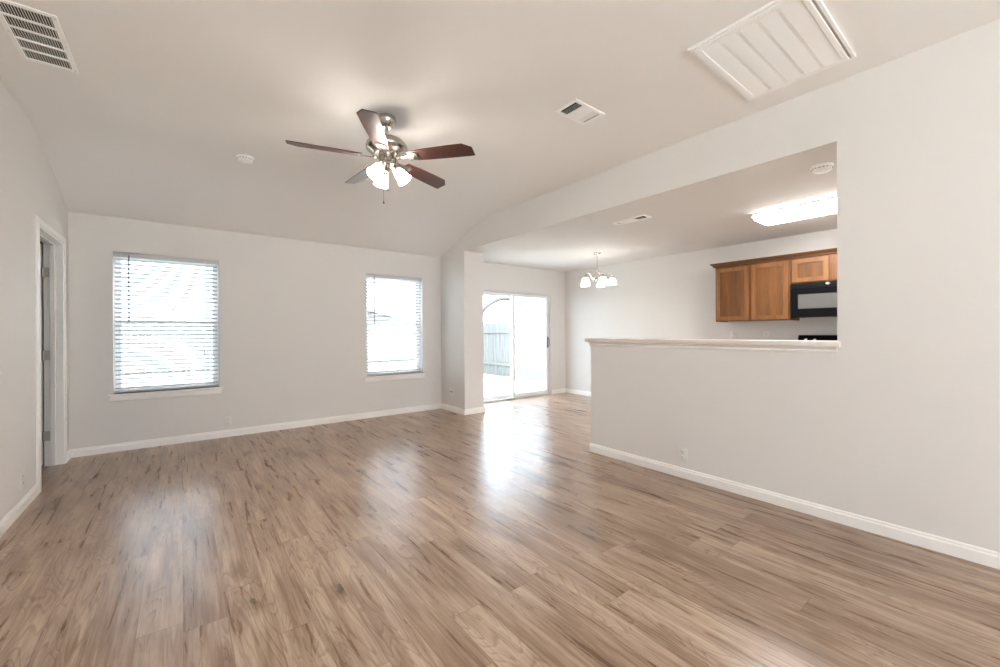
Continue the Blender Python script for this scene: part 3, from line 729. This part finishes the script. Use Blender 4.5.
bm = BM(); tube(bm, spline([(-.655, .08, .79), (-.70, .09, .79), (-.70, Ws-.09, .79), (-.655, Ws-.08, .79)], 4), .011, 8); obj('handle', bm, 'black', dd, True)
bm = BM(); box(bm, -.65, -.632, .02, Ws-.02, .06, .21, .005); obj('drawer', bm, 'black', st, True)

# ------------------------------------------------------------------ outside
bm = BM(); box(bm, -14, 30, YB+.16, 40, -.30, -.14); struct(obj('ground', bm, 'lawn'))
bm = BM(); box(bm, -14, 30, -30, YREAR-.16, -.30, -.14); struct(obj('ground_front', bm, 'front_bounce'))  # unseen pale ground, added to bounce light up to the ceiling
bm = BM(); box(bm, 2.2, 6.9, YB+.16, 9.2, -.16, -.06, .01); struct(obj('patio', bm, 'concrete'))
def fence(loc, rz, length, label):
    t = thing('wood_fence', label, 'fence', loc, 'weathered board fences round the yard', rz)
    n = round(length/.145); bm = BM(); rnd = random.Random(n)
    for i in range(n):
        x = i*.145; h = 1.66+rnd.uniform(-.02, .02)
        prism(bm, [(x+.004, 0), (x+.139, 0), (x+.139, h-.03), (x+.115, h), (x+.028, h), (x+.004, h-.03)], lambda q: Vector((q[0], rnd.uniform(0, .003), q[1]+.02)), lambda q: Vector((q[0], .018, q[1]+.02)))
    obj('boards', bm, 'fence', t)
    bm = BM()
    for z in (.35, 1.35): box(bm, 0, length, -.042, -.004, z, z+.085)
    obj('rails', bm, 'fence', t)
    k = int(length//2.4)
    for i in range(k+1):
        bm = BM(); box(bm, i*2.4, i*2.4+.09, -.095, -.045, 0, 1.6); obj('post', bm, 'fence', t)
    return t
fence((7.75, 19.0, -.14), -PI/2, 12.8, 'weathered board fence seen through the sliding glass door')
fence((-7.0, 14.5, -.14), 0, 14.6, 'weathered board fence seen through the two back windows')
# neighbour's house
nh = thing('house', 'pale neighboring house with a dark gable roof beyond the back fence', 'house', (5.4, 21, -.14))
bm = BM(); prism(bm, [(-3.4, 0), (3.4, 0), (3.4, 2.2), (0, 2.9), (-3.4, 2.2)], lambda q: Vector((q[0], 0, q[1])), lambda q: Vector((q[0], 9, q[1]))); obj('walls', bm, 'siding', nh)
bm = BM()
for s in (-1, 1): prism(bm, [(0, 2.92), (0, 3.10), (s*4.0, 2.27), (s*4.0, 2.10)], lambda q: Vector((q[0], -.4, q[1])), lambda q: Vector((q[0], 9.4, q[1])))
obj('roof', bm, 'roof', nh)
bm = BM(); box(bm, -1.6, -.6, -.03, .02, 1.0, 2.2); w = obj('window', bm, 'vinyl', nh)
bm = BM(); box(bm, -1.5, -.7, -.045, -.025, 1.1, 2.1); obj('pane', bm, 'mwglass', w)
# bent tree over the side fence
tr = thing('tree', 'thin arching branch of a bare tree seen through the sliding glass door', 'tree', (7.22, 10.4, -.14))
arc = spline([(0, 0, 0), (.02, .02, .9), (.07, .03, 1.6), (.22, .02, 2.04), (.67, .0, 2.36), (1.08, -.02, 2.46), (1.46, -.03, 2.38), (1.75, -.05, 2.22)], 7)
bm = BM(); tube(bm, arc, [.075-.025*i/(len(arc)-1) for i in range(len(arc))], 8); obj('trunk', bm, 'bark', tr, True)
bm = BM(); rnd = random.Random(3)
for i in range(30, len(arc), 3):
    c = arc[i]
    for k in range(5):
        p = c+Vector((rnd.uniform(-.05, .05), rnd.uniform(-.05, .05), rnd.uniform(-.12, .02))); d = Vector((rnd.uniform(-1, 1), rnd.uniform(-1, 1), -.8)).normalized()*.07; q = d.orthogonal().normalized()*.018
        vs = [bm.verts.new(v) for v in (p, p+d*.5+q, p+d, p+d*.5-q)]; bm.faces.new(vs)
l = obj('leaves', bm, 'leaf', tr); l['kind'] = 'stuff'
